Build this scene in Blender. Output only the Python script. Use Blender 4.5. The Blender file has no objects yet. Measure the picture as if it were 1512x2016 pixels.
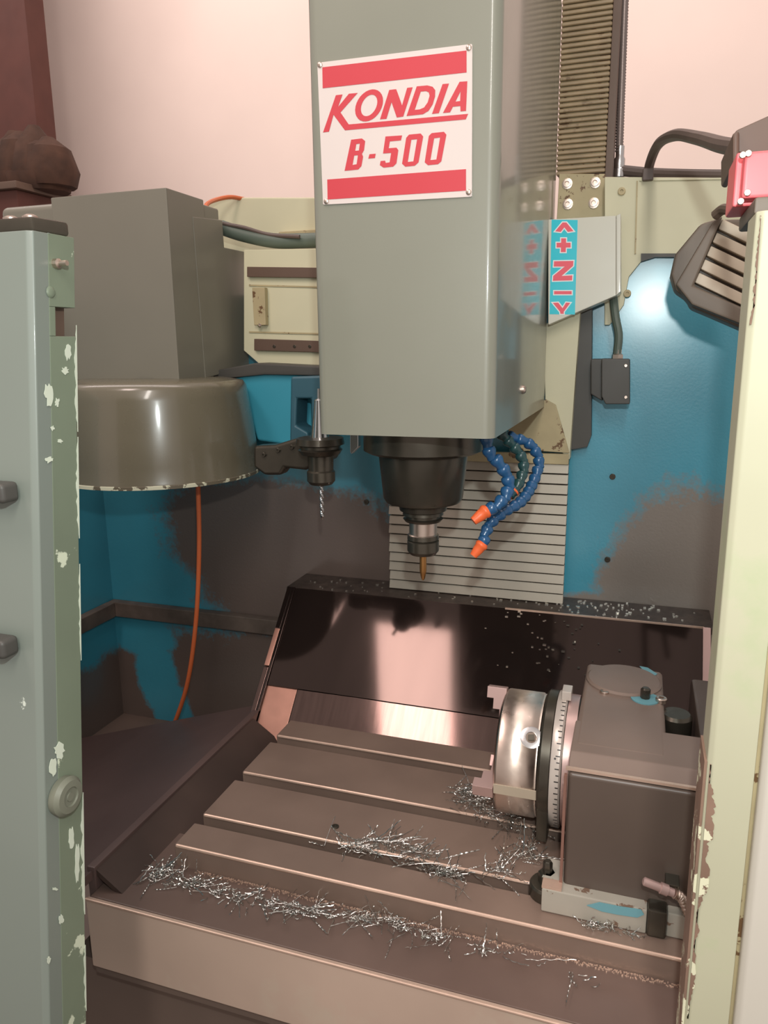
import bpy, bmesh, math, random
from math import sin, cos, pi, radians
from mathutils import Vector, Matrix
random.seed(7)

# ------------------------------------------------------------------ camera
ZO = 1.57                                   # eye height; all working coordinates below are relative to the eye
FPX = 1484.0
yaw, pit, rol = map(radians, (-18.653, 12.367, -.638))
F = Vector((sin(yaw)*cos(pit), cos(yaw)*cos(pit), -sin(pit)))
R0 = Vector((cos(yaw), -sin(yaw), 0)); U0 = R0.cross(F)
R = cos(rol)*R0 + sin(rol)*U0; U = -sin(rol)*R0 + cos(rol)*U0
scn = bpy.context.scene
cd = bpy.data.cameras.new('camera'); cam = bpy.data.objects.new('camera', cd); scn.collection.objects.link(cam)
cd.sensor_fit = 'VERTICAL'; cd.sensor_height = 36; cd.lens = 36*FPX/2016; cd.clip_start = .01
cam.matrix_world = Matrix(((R.x, U.x, -F.x, 0), (R.y, U.y, -F.y, 0), (R.z, U.z, -F.z, ZO), (0, 0, 0, 1)))
scn.camera = cam
# ------------------------------------------------------------------ world, lights, exposure
w = bpy.data.worlds.new('world'); scn.world = w; w.use_nodes = True
w.node_tree.nodes['Background'].inputs[0].default_value = (1.0, .87, .80, 1)
w.node_tree.nodes['Background'].inputs[1].default_value = .40
def area(name, loc, target, sx, sy, power, col):
    l = bpy.data.lights.new(name, 'AREA'); l.shape = 'RECTANGLE'; l.size = sx; l.size_y = sy; l.energy = power; l.color = col
    o = bpy.data.objects.new(name, l); scn.collection.objects.link(o)
    o.location = (loc[0], loc[1], loc[2]+ZO)
    d = Vector(target)-Vector(loc); o.rotation_euler = d.to_track_quat('-Z', 'Y').to_euler()
    return o
o_ = area('overhead_light', (-.885, .06, 1.25), (-.885, .06, 0), .34, .62, 7.5, (1, .80, .74)); o_.rotation_euler = (0, 0, 0)
area('overhead_light', (.28, -1.1, 1.3), (-.1, .8, -.3), .2, 1.2, 15, (1, .93, .86))  # added light, placed for fill and the highlight on the head's corner
area('wall_fill', (-1.2, 1.5, 2.4), (-1.1, 3.1, .9), 4.6, .9, 46, (1, .86, .82))  # added fill that brightens the back wall, no known fixture
fl = bpy.data.lights.new('phone_flash', 'POINT'); fl.energy = 10; fl.color = (.93, 1, .98); fl.shadow_soft_size = .012
fo = bpy.data.objects.new('phone_flash', fl); scn.collection.objects.link(fo); fo.location = (.022, .0, .138+ZO)
scn.view_settings.view_transform = 'Standard'; scn.view_settings.look = 'None'
scn.view_settings.exposure = .55; scn.view_settings.gamma = 1; scn.view_settings.use_curve_mapping = False

# ------------------------------------------------------------------ helpers
def ray(px, py): return F + R*((px-756)/FPX) - U*((py-1008)/FPX)
def at(px, py, X=None, Y=None, Z=None):      # measured point of the photograph on a real plane
    d = ray(px, py)
    k = X/d.x if X is not None else (Y/d.y if Y is not None else Z/d.z)
    return d*k
def lin(c): 
    return tuple(((v/255)/12.92 if v/255 <= .04045 else ((v/255+.055)/1.055)**2.4) for v in c)+(1,)
C = scn.collection
MATS = {}
def mat(name, col, rough=.5, metal=0., var=.12, scale=6, wear=None, wcol=None, wscale=9, wthr=.62, bump=.0, bscale=120, coat=0., stretch=(1, 1, 1), spots=0, zwear=None):
    m = bpy.data.materials.new(name); m.use_nodes = True; nt = m.node_tree; N = nt.nodes; L = nt.links
    b = N['Principled BSDF']; b.inputs['Metallic'].default_value = metal; b.inputs['Roughness'].default_value = rough
    if coat: b.inputs['Coat Weight'].default_value = coat; b.inputs['Coat Roughness'].default_value = .10
    g = N.new('ShaderNodeNewGeometry'); mp = N.new('ShaderNodeMapping'); mp.inputs['Scale'].default_value = stretch
    L.new(g.outputs['Position'], mp.inputs['Vector'])
    n = N.new('ShaderNodeTexNoise'); n.inputs['Scale'].default_value = scale; n.inputs['Detail'].default_value = 6; L.new(mp.outputs[0], n.inputs['Vector'])
    r = N.new('ShaderNodeValToRGB'); c = lin(col)
    r.color_ramp.elements[0].position = .3; r.color_ramp.elements[1].position = .72
    r.color_ramp.elements[0].color = tuple(v*(1-var) for v in c[:3])+(1,); r.color_ramp.elements[1].color = tuple(min(1, v*(1+var)) for v in c[:3])+(1,)
    L.new(n.outputs['Fac'], r.inputs[0]); out = r.outputs[0]
    if wcol:
        n2 = N.new('ShaderNodeTexNoise'); n2.inputs['Scale'].default_value = wscale; n2.inputs['Detail'].default_value = 9; n2.inputs['Roughness'].default_value = .62
        L.new(g.outputs['Position'], n2.inputs['Vector'])
        r2 = N.new('ShaderNodeValToRGB'); r2.color_ramp.elements[0].position = wthr; r2.color_ramp.elements[1].position = wthr+(.012 if wear == 'sharp' else .10)
        L.new(n2.outputs['Fac'], r2.inputs[0])
        mx = N.new('ShaderNodeMix'); mx.data_type = 'RGBA'; L.new(r2.outputs[0], mx.inputs[0]); L.new(out, mx.inputs[6]); mx.inputs[7].default_value = lin(wcol); out = mx.outputs[2]
    if spots:
        v = N.new('ShaderNodeTexVoronoi'); v.inputs['Scale'].default_value = spots; L.new(g.outputs['Position'], v.inputs['Vector'])
        r3 = N.new('ShaderNodeValToRGB'); r3.color_ramp.elements[0].position = .07; r3.color_ramp.elements[1].position = .12; L.new(v.outputs['Distance'], r3.inputs[0])
        mx = N.new('ShaderNodeMix'); mx.data_type = 'RGBA'; L.new(r3.outputs[0], mx.inputs[0]); mx.inputs[6].default_value = tuple(v_*.35 for v_ in c[:3])+(1,); L.new(out, mx.inputs[7]); out = mx.outputs[2]
    L.new(out, b.inputs['Base Color'])
    n4 = N.new('ShaderNodeTexNoise'); n4.inputs['Scale'].default_value = scale*3; n4.inputs['Detail'].default_value = 4; L.new(mp.outputs[0], n4.inputs['Vector'])
    mr = N.new('ShaderNodeMapRange'); dr = .02 if 'steel_sheet' in name else .08; mr.inputs[3].default_value = max(0, rough-dr); mr.inputs[4].default_value = min(1, rough+dr); L.new(n4.outputs['Fac'], mr.inputs[0]); L.new(mr.outputs[0], b.inputs['Roughness'])
    if bump:
        n5 = N.new('ShaderNodeTexNoise'); n5.inputs['Scale'].default_value = bscale; L.new(mp.outputs[0], n5.inputs['Vector'])
        bp = N.new('ShaderNodeBump'); bp.inputs['Strength'].default_value = bump; bp.inputs['Distance'].default_value = .001; L.new(n5.outputs['Fac'], bp.inputs['Height']); L.new(bp.outputs[0], b.inputs['Normal'])
    MATS[name] = m; return m
def stained(name, base, grime, blobs, rough=.4, fine=40, soft=.10, amp=.20):
    """painted sheet with grime inside soft ellipses (x, z, rx, rz) of the sheet; negative = keep clean"""
    m = mat(name, base, rough, var=.10, scale=5, coat=.45, bump=.25, bscale=260); nt = m.node_tree; N = nt.nodes; L = nt.links; b = N['Principled BSDF']; b.inputs['Coat Roughness'].default_value = .21; b.inputs['Coat Weight'].default_value = 1.0
    out = b.inputs['Base Color'].links[0].from_socket
    g = N.new('ShaderNodeNewGeometry'); s = N.new('ShaderNodeSeparateXYZ'); L.new(g.outputs['Position'], s.inputs[0])
    def M(op, a, c=None, clamp=False):
        q = N.new('ShaderNodeMath'); q.operation = op; q.use_clamp = clamp
        for i, v in enumerate((a, c)):
            if v is None: continue
            if isinstance(v, (int, float)): q.inputs[i].default_value = v
            else: L.new(v, q.inputs[i])
        return q.outputs[0]
    tot = None
    for (x, z, rx, rz, sg) in blobs:
        a = M('DIVIDE', M('SUBTRACT', s.outputs[0], x), rx); c = M('DIVIDE', M('SUBTRACT', s.outputs[2], z+ZO), rz)
        d = M('SUBTRACT', 1.0, M('SQRT', M('ADD', M('MULTIPLY', a, a), M('MULTIPLY', c, c))))
        if sg > 0: tot = d if tot is None else M('MAXIMUM', tot, d)
        else: tot = M('MINIMUM', tot, M('MULTIPLY', d, -1.0))
    n = N.new('ShaderNodeTexNoise'); n.inputs['Scale'].default_value = fine; n.inputs['Detail'].default_value = 8; n.inputs['Roughness'].default_value = .7; L.new(g.outputs['Position'], n.inputs['Vector'])
    n2 = N.new('ShaderNodeTexNoise'); n2.inputs['Scale'].default_value = 9; n2.inputs['Detail'].default_value = 3; L.new(g.outputs['Position'], n2.inputs['Vector'])
    f = M('ADD', tot, M('MULTIPLY', M('SUBTRACT', n.outputs['Fac'], .5), amp*2.2)); f = M('ADD', f, M('MULTIPLY', M('SUBTRACT', n2.outputs['Fac'], .5), amp*3))
    f = M('DIVIDE', M('ADD', f, soft), soft*2, True)
    mx = N.new('ShaderNodeMix'); mx.data_type = 'RGBA'; L.new(f, mx.inputs[0]); L.new(out, mx.inputs[6]); mx.inputs[7].default_value = lin(grime); L.new(mx.outputs[2], b.inputs['Base Color'])
    return m

class MB:
    def __init__(s): s.v = []; s.f = []
    def add(s, vs, fs):
        o = len(s.v); s.v += [tuple(v) for v in vs]; s.f += [tuple(i+o for i in f) for f in fs]; return s
    def box(s, x0, x1, y0, y1, z0, z1):
        vs = [(x, y, z) for x in (x0, x1) for y in (y0, y1) for z in (z0, z1)]
        return s.add(vs, [(0, 1, 3, 2), (4, 6, 7, 5), (0, 4, 5, 1), (2, 3, 7, 6), (0, 2, 6, 4), (1, 5, 7, 3)])
    def hexa(s, a, b):                       # two matching loops of points
        n = len(a); vs = list(a)+list(b)
        return s.add(vs, [tuple(range(n))[::-1], tuple(range(n, 2*n))]+[(i, (i+1) % n, n+(i+1) % n, n+i) for i in range(n)])
    def slab(s, pts, d):                     # polygon of 3D points pushed along vector d
        d = Vector(d); a = [Vector(p) for p in pts]; return s.hexa(a, [p+d for p in a])
    def lathe(s, c, prof, axis='Z', n=40, cap=True):   # prof: (r, h)
        vs = []
        for r, h in prof:
            for k in range(n):
                t = 2*pi*k/n; p = {'Z': (r*cos(t), r*sin(t), h), 'X': (h, r*cos(t), r*sin(t)), 'Y': (r*cos(t), h, r*sin(t))}[axis]
                vs.append((c[0]+p[0], c[1]+p[1], c[2]+p[2]))
        fs = []
        for j in range(len(prof)-1):
            for k in range(n): a = j*n+k; b = j*n+(k+1) % n; fs.append((a, b, b+n, a+n))
        if cap: fs += [tuple(range(n))[::-1], tuple(range((len(prof)-1)*n, len(prof)*n))]
        return s.add(vs, fs)
    def rev(s, a, d, prof, n=16):            # lathe about direction d from point a
        a = Vector(a); d = Vector(d).normalized(); u = d.orthogonal().normalized(); q = d.cross(u); vs = []
        for r, h in prof:
            for k in range(n): t = 2*pi*k/n; vs.append(a+d*h+(u*cos(t)+q*sin(t))*r)
        fs = [(j*n+k, j*n+(k+1) % n, (j+1)*n+(k+1) % n, (j+1)*n+k) for j in range(len(prof)-1) for k in range(n)]
        fs += [tuple(range(n))[::-1], tuple(range((len(prof)-1)*n, len(prof)*n))]
        return s.add(vs, fs)
    def tube(s, pts, r, n=10, rs=None):
        pts = [Vector(p) for p in pts]; u = None; vs = []
        for i, p in enumerate(pts):
            t = (pts[min(i+1, len(pts)-1)]-pts[max(i-1, 0)]).normalized()
            u = t.orthogonal().normalized() if u is None else (u-t*u.dot(t)).normalized()
            q = t.cross(u); rr = rs[i] if rs else r
            for k in range(n): a = 2*pi*k/n; vs.append(p+(u*cos(a)+q*sin(a))*rr)
        fs = [(j*n+k, j*n+(k+1) % n, (j+1)*n+(k+1) % n, (j+1)*n+k) for j in range(len(pts)-1) for k in range(n)]
        fs += [tuple(range(n))[::-1], tuple(range((len(pts)-1)*n, len(pts)*n))]
        return s.add(vs, fs)
    def build(s, name, m, parent=None, bevel=0, seg=2, ang=35, loc=None):
        base = Vector(parent['_w']) if parent else (Vector(loc)+Vector((0, 0, ZO)) if loc else Vector((0, 0, 0)))
        me = bpy.data.meshes.new(name); me.from_pydata([Vector((v[0], v[1], v[2]+ZO))-base for v in s.v], [], s.f)
        bm = bmesh.new(); bm.from_mesh(me); bmesh.ops.recalc_face_normals(bm, faces=bm.faces)
        if bevel:
            es = [e for e in bm.edges if len(e.link_faces) == 2 and e.calc_face_angle(0) > radians(30)]
            bmesh.ops.bevel(bm, geom=es, offset=bevel, segments=seg, affect='EDGES', profile=.5, clamp_overlap=True)
        bm.to_mesh(me); bm.free()
        for p in me.polygons: p.use_smooth = True
        me.set_sharp_from_angle(angle=radians(ang))
        me.materials.append(m); o = bpy.data.objects.new(name, me); C.objects.link(o)
        if bevel: wn = o.modifiers.new('wn', 'WEIGHTED_NORMAL'); wn.keep_sharp = True; wn.weight = 100
        if parent: o.parent = parent
        else: o.location = base
        o['_w'] = tuple(base)
        return o
def thing(name, label, cat, loc, group=None):
    o = bpy.data.objects.new(name, None); C.objects.link(o); o.empty_display_size = .02
    wl = (loc[0], loc[1], loc[2]+ZO); o.location = wl; o['_w'] = wl; o['label'] = label; o['category'] = cat
    if group: o['group'] = group
    return o
def tag(o, label, cat, group=None, kind=None):
    o['label'] = label; o['category'] = cat
    if group: o['group'] = group
    if kind: o['kind'] = kind
    return o
def struct(o): o['kind'] = 'structure'; return o
def spl(pts, n=8):                           # Catmull-Rom through points
    p = [Vector(q) for q in pts]; p = [p[0]*2-p[1]]+p+[p[-1]*2-p[-2]]; out = []
    for i in range(1, len(p)-2):
        for k in range(n):
            t = k/n; out.append(.5*((2*p[i])+(p[i+1]-p[i-1])*t+(2*p[i-1]-5*p[i]+4*p[i+1]-p[i+2])*t*t+(3*p[i]-p[i-1]-3*p[i+1]+p[i+2])*t**3))
    out.append(p[-2]); return out
def flat(name, loops, th, m, parent, off=0., push=0.):   # flat print/plate: loops of 3D points on a plane Y=const, holes by even-odd, thickness th towards the viewer
    cu = bpy.data.curves.new(name, 'CURVE'); cu.dimensions = '2D'; cu.fill_mode = 'BOTH'; cu.extrude = th/2; cu.offset = off
    for lp in loops:
        sp = cu.splines.new('POLY'); sp.points.add(len(lp)-1); sp.use_cyclic_u = True
        for q, p in zip(sp.points, lp): q.co = (p.x, p.z, 0, 1)
    tmp = bpy.data.objects.new('tmp', cu); C.objects.link(tmp); me = bpy.data.meshes.new_from_object(tmp.evaluated_get(bpy.context.evaluated_depsgraph_get())); 
    bpy.data.objects.remove(tmp); y = loops[0][0].y; base = Vector(parent['_w'])
    for v in me.vertices:
        x, z, e = v.co; v.co = Vector((x, y-push-th/2+e, z+ZO))-base
    me.name = name; me.materials.clear(); me.materials.append(m); me.update()
    bm = bmesh.new(); bm.from_mesh(me); bmesh.ops.recalc_face_normals(bm, faces=bm.faces); bm.to_mesh(me); bm.free()
    o = bpy.data.objects.new(name, me); C.objects.link(o); o.parent = parent; o['_w'] = tuple(base); return o
def screw(name, c, d, r, m, parent, h=.004, socket=True, smat=None):
    b = MB().rev(c, d, [(r, 0), (r, h*.8), (r*.85, h)] + ([(r*.45, h), (r*.42, h*.4)] if socket else []), 14).build(name, m, parent)
    return b

# ------------------------------------------------------------------ materials; dark browns lifted in tone to imitate a haze veil
m_wall = mat('pink_plaster', (236, 216, 206), .9, var=.03, scale=3, spots=0)
m_maroon = mat('maroon_panel', (84, 46, 38), .7, var=.2)
m_floor = mat('concrete', (95, 85, 80), .8)
m_green = mat('grey_green_enamel', (132, 133, 120), .4, var=.05, scale=4, coat=.6, bump=.05, bscale=400)
m_greens = mat('grey_enamel_changer', (122, 118, 106), .42, var=.06, scale=4, coat=.1)
m_dome = mat('olive_enamel', (104, 98, 82), .28, var=.08, scale=6, coat=.5)
m_doorL = mat('door_enamel', (122, 130, 122), .4, var=.05, scale=3, wear='sharp', wcol=(205, 212, 200), wscale=22, wthr=.70, coat=.2)
m_doorLr = mat('door_return_enamel', (116, 127, 108), .45, var=.1, scale=8, wear='sharp', wcol=(206, 214, 190), wscale=14, wthr=.61)
m_doorR = mat('cream_green_enamel', (188, 186, 160), .5, var=.06, scale=5, wear='soft', wcol=(178, 186, 150), wscale=5, wthr=.55)
m_doorR2 = mat('white_enamel', (204, 198, 186), .5, var=.03, scale=5)
m_chip = mat('chipped_brown', (135, 108, 92), .7, var=.2, scale=20, wear='sharp', wcol=(222, 220, 190), wscale=38, wthr=.56)
m_cream = mat('cream_paint', (206, 202, 172), .5, var=.06, scale=6, wear='soft', wcol=(150, 130, 96), wscale=12, wthr=.66, spots=0)
m_creamd = mat('dirty_cream_paint', (176, 162, 126), .55, var=.12, scale=20, wear='sharp', wcol=(106, 78, 50), wscale=26, wthr=.60)
m_blue = stained('blue_sheet_right', (66, 152, 176), (134, 126, 118), [(.11, -.41, .165, .17, 1), (.02, -.48, .2, .05, 1)], .38, fine=110)  # base lighter than the left sheet: its lit tone is put into the colour
m_blueL = stained('blue_sheet_left', (54, 134, 154), (96, 82, 75), [(-.72, -.38, .25, .125, 1), (-.58, -.45, .30, .17, 1), (-.72, -.77, .40, .20, 1), (-1.08, -.78, .05, .12, 1), (-1.03, -.63, .085, .05, -1), (-1.00, -.72, .055, .09, -1), (-.965, -.83, .05, .10, -1)], .45, fine=110)
m_bluep = mat('blue_casting', (62, 150, 172), .4, var=.06, wear='sharp', wcol=(180, 180, 160), wscale=20, wthr=.72)
m_dbluec = mat('dark_blue_casting', (52, 92, 106), .45, var=.15)
m_pan = mat('oily_brown_sheet', (104, 85, 77), .38, var=.18, scale=7, bump=.1, bscale=60)
m_apron = mat('mauve_brown_sheet', (92, 74, 70), .42, var=.12, scale=5)
m_ledge = mat('grimy_ledge', (90, 78, 70), .5, var=.3, scale=30)
m_frontp = mat('brown_beige_panel', (190, 166, 150), .42, var=.10, scale=5, wear='soft', wcol=(190, 176, 158), wscale=3, wthr=.56)
m_lower = mat('dark_brown_base', (104, 88, 79), .5, var=.15, scale=4)
m_table = mat('oiled_cast_iron', (138, 117, 105), .38, .25, var=.16, scale=7, bump=.05, bscale=200)
m_edge = mat('bright_machined_edge', (225, 195, 176), .38, .6, var=.1, scale=30)
m_slotd = mat('slot_shade', (66, 51, 45), .6, var=.3)  # shade inside the slots and side trough, put into the colour
m_black = mat('dark_steel_sheet', (66, 54, 50), .075, .75, var=.12, scale=9, stretch=(1, .2, .2))
m_brush = mat('brushed_steel_sheet', (100, 82, 77), .08, .85, var=.12, scale=30, stretch=(6, .4, .4))
m_strip = mat('pink_reflection_edge', (178, 132, 116), .35, .6, var=.15, scale=20)  # pink reflection of the surroundings painted as base colour
m_ledgedark = mat('black_grimy_top', (66, 56, 50), .5, var=.4, scale=60)
m_slat = mat('grey_slat', (172, 164, 150), .45, .2, var=.06, scale=4)
m_gap = mat('slat_gap', (40, 32, 28), .7)
m_steel = mat('polished_steel', (205, 188, 176), .36, 1., var=.06, scale=40, stretch=(1, 1, 1))
m_silver = mat('silver_steel', (205, 205, 205), .22, 1., var=.05)
m_dark = mat('dark_oiled_steel', (84, 79, 70), .3, .7, var=.2, scale=20)
m_darkpl = mat('dark_grey_plastic', (72, 70, 66), .5, var=.1)
m_brass = mat('brass', (190, 150, 80), .25, .9)
m_gold = mat('gold_carbide', (190, 140, 86), .3, .9)
m_chain = mat('tan_plastic_chain', (150, 130, 100), .42, var=.15, scale=40, wear='soft', wcol=(98, 76, 50), wscale=30, wthr=.6)
m_chaind = mat('brown_chain_side', (96, 76, 64), .5)
m_cable = mat('grey_brown_cable', (92, 78, 72), .5)
m_hoseg = mat('grey_green_hose', (86, 98, 88), .5)
m_loc = mat('blue_hose_plastic', (34, 84, 128), .3, var=.1, coat=.3)
m_locd = mat('dark_teal_hose_plastic', (34, 70, 72), .35, var=.1, coat=.3)
m_orange = mat('orange_plastic', (236, 106, 56), .4)
m_ohose = mat('orange_hose', (206, 104, 58), .45)
m_red = mat('red_print', (196, 60, 70), .5, var=.03)
m_white = mat('white_enamel_plate', (214, 202, 197), .35, var=.02)
m_turq = mat('turquoise_sticker', (0, 196, 214), .35, var=.04, wear='sharp', wcol=(20, 110, 130), wscale=60, wthr=.68)
m_signbox = mat('pale_grey_enamel', (204, 202, 188), .35, var=.04, coat=.3)
m_pinks = mat('pink_red_print', (238, 92, 108), .5, var=.02)
m_whitep = mat('white_print', (235, 240, 240), .5, var=.01)
m_lampb = mat('brown_grey_casting', (104, 92, 80), .5, var=.1)
m_fin = mat('grey_beige_fin', (186, 172, 152), .45)
m_redbox = mat('coral_red_plastic', (238, 106, 112), .4, var=.03)
m_rot = mat('worn_grey_paint', (124, 107, 97), .42, var=.12, scale=7, wear='sharp', wcol=(84, 74, 66), wscale=8, wthr=.66)
m_rotf = mat('grey_brown_cover', (92, 79, 71), .36, var=.12, scale=5)
m_rbase = mat('pale_worn_base', (172, 166, 154), .4, var=.12, scale=14, wear='sharp', wcol=(120, 96, 80), wscale=34, wthr=.6)
m_bpaint = mat('light_blue_paint', (110, 162, 172), .4)
m_scale = mat('pale_scale_ring', (205, 195, 186), .3, .3, var=.03)
m_pinkm = mat('pinkish_machined_steel', (200, 170, 164), .35, .5, var=.05)
m_tick = mat('black_marks', (30, 26, 26), .5)
m_chips = mat('steel_shavings', (205, 205, 200), .25, .95, var=.2)
m_drop = mat('wet_bright_specks', (215, 210, 200), .15, .9)
m_led = mat('unlit_lamp_lens', (190, 196, 196), .2)
m_turn = mat('turned_steel', (210, 194, 182), .30, 1., var=.04, scale=40)
_n = m_turn.node_tree; _t = _n.nodes.new('ShaderNodeTangent'); _t.direction_type = 'RADIAL'; _t.axis = 'X'; _n.links.new(_t.outputs[0], _n.nodes['Principled BSDF'].inputs['Tangent']); _n.nodes['Principled BSDF'].inputs['Anisotropic'].default_value = .85

# ------------------------------------------------------------------ the setting
struct(MB().box(-3.2, 2.5, 3.1, 3.2, -ZO, 2.4).build('wall_back', m_wall))
struct(MB().box(-3.2, 2.5, -1.5, 3.1, -ZO-.05, -ZO).build('floor', m_floor))
pL = [at(-60, 0, Y=2.6), at(62, 0, Y=2.6), at(107, 400, Y=2.6)]
xl = pL[1].x
struct(MB().box(-3.2, xl+.01, 2.55, 2.65, -ZO, 2.4).build('wall_left', m_maroon))
b = MB()
for k in range(7):
    q = at(8+k*13, 345+10*(k % 2), Y=2.38); b.lathe((q.x, 2.42, q.z+.035), [(.02, -.075), (.085, -.070), (.1, -.02), (.075, .06+.01*(k % 3)), (.02, .10+.02*((k*2) % 3))], n=10)
tag(b.build('cloth_bundle', mat('dim_brown_cloth', (70, 46, 34), .9, var=.35, scale=14), bevel=.0), 'dim brown lumpy cloth bundle in front of the dark maroon wall', 'cloth')
q = at(40, 400, Y=2.4)
t = thing('storage_cabinet', 'dark brown storage cabinet behind the tool changer carrying the brown bundle', 'cabinet', (q.x, 2.42, -ZO))
MB().box(q.x-.5, q.x+.10, 2.28, 2.52, -ZO, q.z+.02).build('carcass', m_maroon, t, .004)
MB().box(q.x-.5, q.x+.12, 2.26, 2.54, q.z+.02, q.z+.045).build('top_board', m_chaind, t, .004)

# ------------------------------------------------------------------ machine enclosure (fixed sheet metal)
YB = 1.34
enc = thing('machine_enclosure', 'blue painted sheet enclosure behind and around the milling area, stained with brown grime', 'machine enclosure', (-.4, YB, -ZO))
MB().box(-1.10, -.43, YB, YB+.01, -1.0, .10).build('back_panel', m_blueL, enc)
MB().box(-.43, .45, YB, YB+.01, -1.0, .20).build('back_panel', m_blue, enc)
MB().box(-1.11, -1.10, .5, YB+.01, -1.0, .10).build('side_panel', m_blueL, enc)
MB().box(-1.098, -.62, YB-.022, YB-.0005, -.582, -.548).build('ledge_strip', m_ledge, enc, .003)
MB().box(-1.099, -1.078, .6, YB-.022, -.582, -.548).build('ledge_strip', m_ledge, enc, .003)
MB().box(-1.10, -.2, 1.15, YB, -.86, -.83).build('floor_pan', m_lower, enc)
# apron left of the table
MB().slab([(-.604, .64, -.625), (-1.10, .64, -.80), (-1.10, 1.15, -.80), (-.604, 1.12, -.625)], (0, 0, -.012)).build('apron_sheet', m_apron, enc)
# upper cream rails
def R3(pts, Y): return [at(x, y, Y=Y) for x, y in pts]
MB().slab(R3([(1190, 348), (1470, 350), (1475, 500), (1300, 500), (1262, 515), (1238, 545), (1228, 600), (1200, 640), (1190, 640)], 1.325), (0, .014, 0)).build('upper_rail', m_cream, enc, .0015)
MB().slab(R3([(1259, 352), (1470, 349), (1470, 352), (1259, 356)], 1.322), (0, .004, 0)).build('rail_lip', m_cream, enc)
MB().slab(R3([(1253, 356), (1256, 356), (1252, 500), (1249, 500)], 1.323), (0, .003, 0)).build('rail_seam', m_creamd, enc)
MB().slab(R3([(1262, 499), (1345, 499), (1345, 506), (1290, 506), (1262, 515)], 1.32), (0, .02, 0)).build('rail_edge_gasket', m_darkpl, enc)
MB().slab(R3([(402, 410), (415, 396), (450, 388), (612, 388), (640, 388), (640, 500), (440, 500), (402, 440)], 1.40), (0, .03, 0)).build('upper_rail', m_cream, enc, .004)
MB().slab(R3([(548, 456), (640, 450), (640, 470), (548, 470)], 1.385), (0, .02, 0)).build('rail_bracket', m_creamd, enc, .002)
for x, y in ((1224, 377), (1235, 578)): screw('panel_screw', at(x, y, Y=1.325), (0, -1, 0), .006, m_creamd, enc)
for x, y in ((1206, 938), (1196, 1101), (722, 988)): screw('panel_screw', at(x, y, Y=YB), (0, -1, 0), .005, m_dark, enc)

# ------------------------------------------------------------------ saddle tray around the table
tray = thing('chip_tray', 'long brown chip tray with beige front panel wrapping the table front', 'chip tray', (-.2, .64, -ZO))
MB().box(-.60, .30, .64, .78, -.664, -.650).build('lip_sheet', m_pan, tray, .002)
MB().box(-.602, .30, .634, .640, -.746, -.650).build('front_panel', m_frontp, tray, .002)
MB().box(-.602, .30, .6325, .6365, -.6515, -.6485).build('front_edge_bead', m_edge, tray, .001)
MB().box(-.602, .30, .640, 1.15, -.76, -.748).build('bottom_sheet', m_lower, tray)
MB().slab([(-.604, .655, -.622), (-.604, 1.06, -.622), (-.55, 1.06, -.66), (-.55, .655, -.66)], (0, 0, -.008)).build('side_trough', m_slotd, tray)
MB().box(-.612, -.600, .652, 1.10, -.75, -.620).build('side_ridge', m_apron, tray, .002)
MB().box(-.56, .30, .70, 1.10, -.70, -.6685).build('inner_floor', m_pan, tray)
b = MB(); b.box(-.66, .30, .665, 1.14, -ZO, -.77)
tag(b.build('machine_bed', m_lower, loc=(-.2, .9, -ZO)), 'dark brown machine bed below the beige tray front panel', 'machine bed')

# ------------------------------------------------------------------ machining table with T-slots
tab = thing('machining_table', 'brown oily cast iron machining table with long T-slots under the spindle', 'machine table', (-.2, .9, -.668))
ys = [.721, .768, .788, .876, .898, .990, 1.012, 1.066]
XL, XR = -.532, .30
for i in range(0, 8, 2):
    MB().box(XL, XR, ys[i], ys[i+1], -.652, -.620).build('table_bar', m_table, tab, .0015)
MB().box(XL, XR, .722, 1.065, -.668, -.650).build('table_body', m_slotd, tab)
for i in (0, 2, 4, 6):
    MB().box(XL+.002, XR, ys[i]-.0022, ys[i]+.0022, -.6232, -.6186).build('slot_edge', m_edge, tab, .0022, 2)
for x, y in ((660, 1628), (1268, 1590)): screw('plug_screw', at(x, y, Z=-.62), (0, 0, 1), .005, m_dark, tab, .0015)

# ------------------------------------------------------------------ inclined steel cover behind the table
inc = thing('inclined_cover', 'dark glossy sloping steel cover rising behind the machining table', 'way cover', (-.25, 1.15, -.70))
A = Vector((0, 1.075, -.630)); D = (Vector((0, 1.2461, -.4465))-A); nrm = Vector((0, -D.z, D.y)).normalized()
def I(x, t, h=0): p = A+D*t+nrm*h; return Vector((x, p.y, p.z))
ts = (I(0, 0).y, )
tseam = .236
MB().slab([I(-.608, tseam), I(.118, tseam), I(.118, 1), I(-.608, 1)], nrm*-.01).build('upper_panel', m_black, inc, .0008)
MB().slab([I(-.540, -.03, .001), I(.118, -.03, .001), I(.118, tseam-.004, .001), I(-.540, tseam-.004, .001)], nrm*-.008).build('lower_panel', m_brush, inc, .0008)
MB().slab([I(-.604, -.45, -.004), I(-.543, -.45, -.004), I(-.543, tseam, -.004), I(-.604, tseam, -.004)], nrm*-.008).build('lower_side_panel', m_strip, inc, .0008)
for ta, tb, mm in ((-.25, .36, m_brush), (.37, .66, m_strip), (.66, 1, m_black)):  # rim cut into three tones to imitate the reflection along it
    MB().slab([I(-.616, ta, .003), I(-.606, ta, .003), I(-.606, tb, .003), I(-.616, tb, .003)], nrm*-.03).build('side_rim', mm, inc, .001)
MB().slab([I(-.606, -.25, .003), I(-.600, -.25, .003), I(-.600, 1, .003), I(-.606, 1, .003)], nrm*-.02).build('inner_rim', m_black, inc, .001)
MB().slab([I(.118, tseam, .002), I(.130, tseam, .002), I(.130, 1, .002), I(.118, 1, .002)], nrm*-.02).build('end_strip', m_pinkm, inc, .001)
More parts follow.
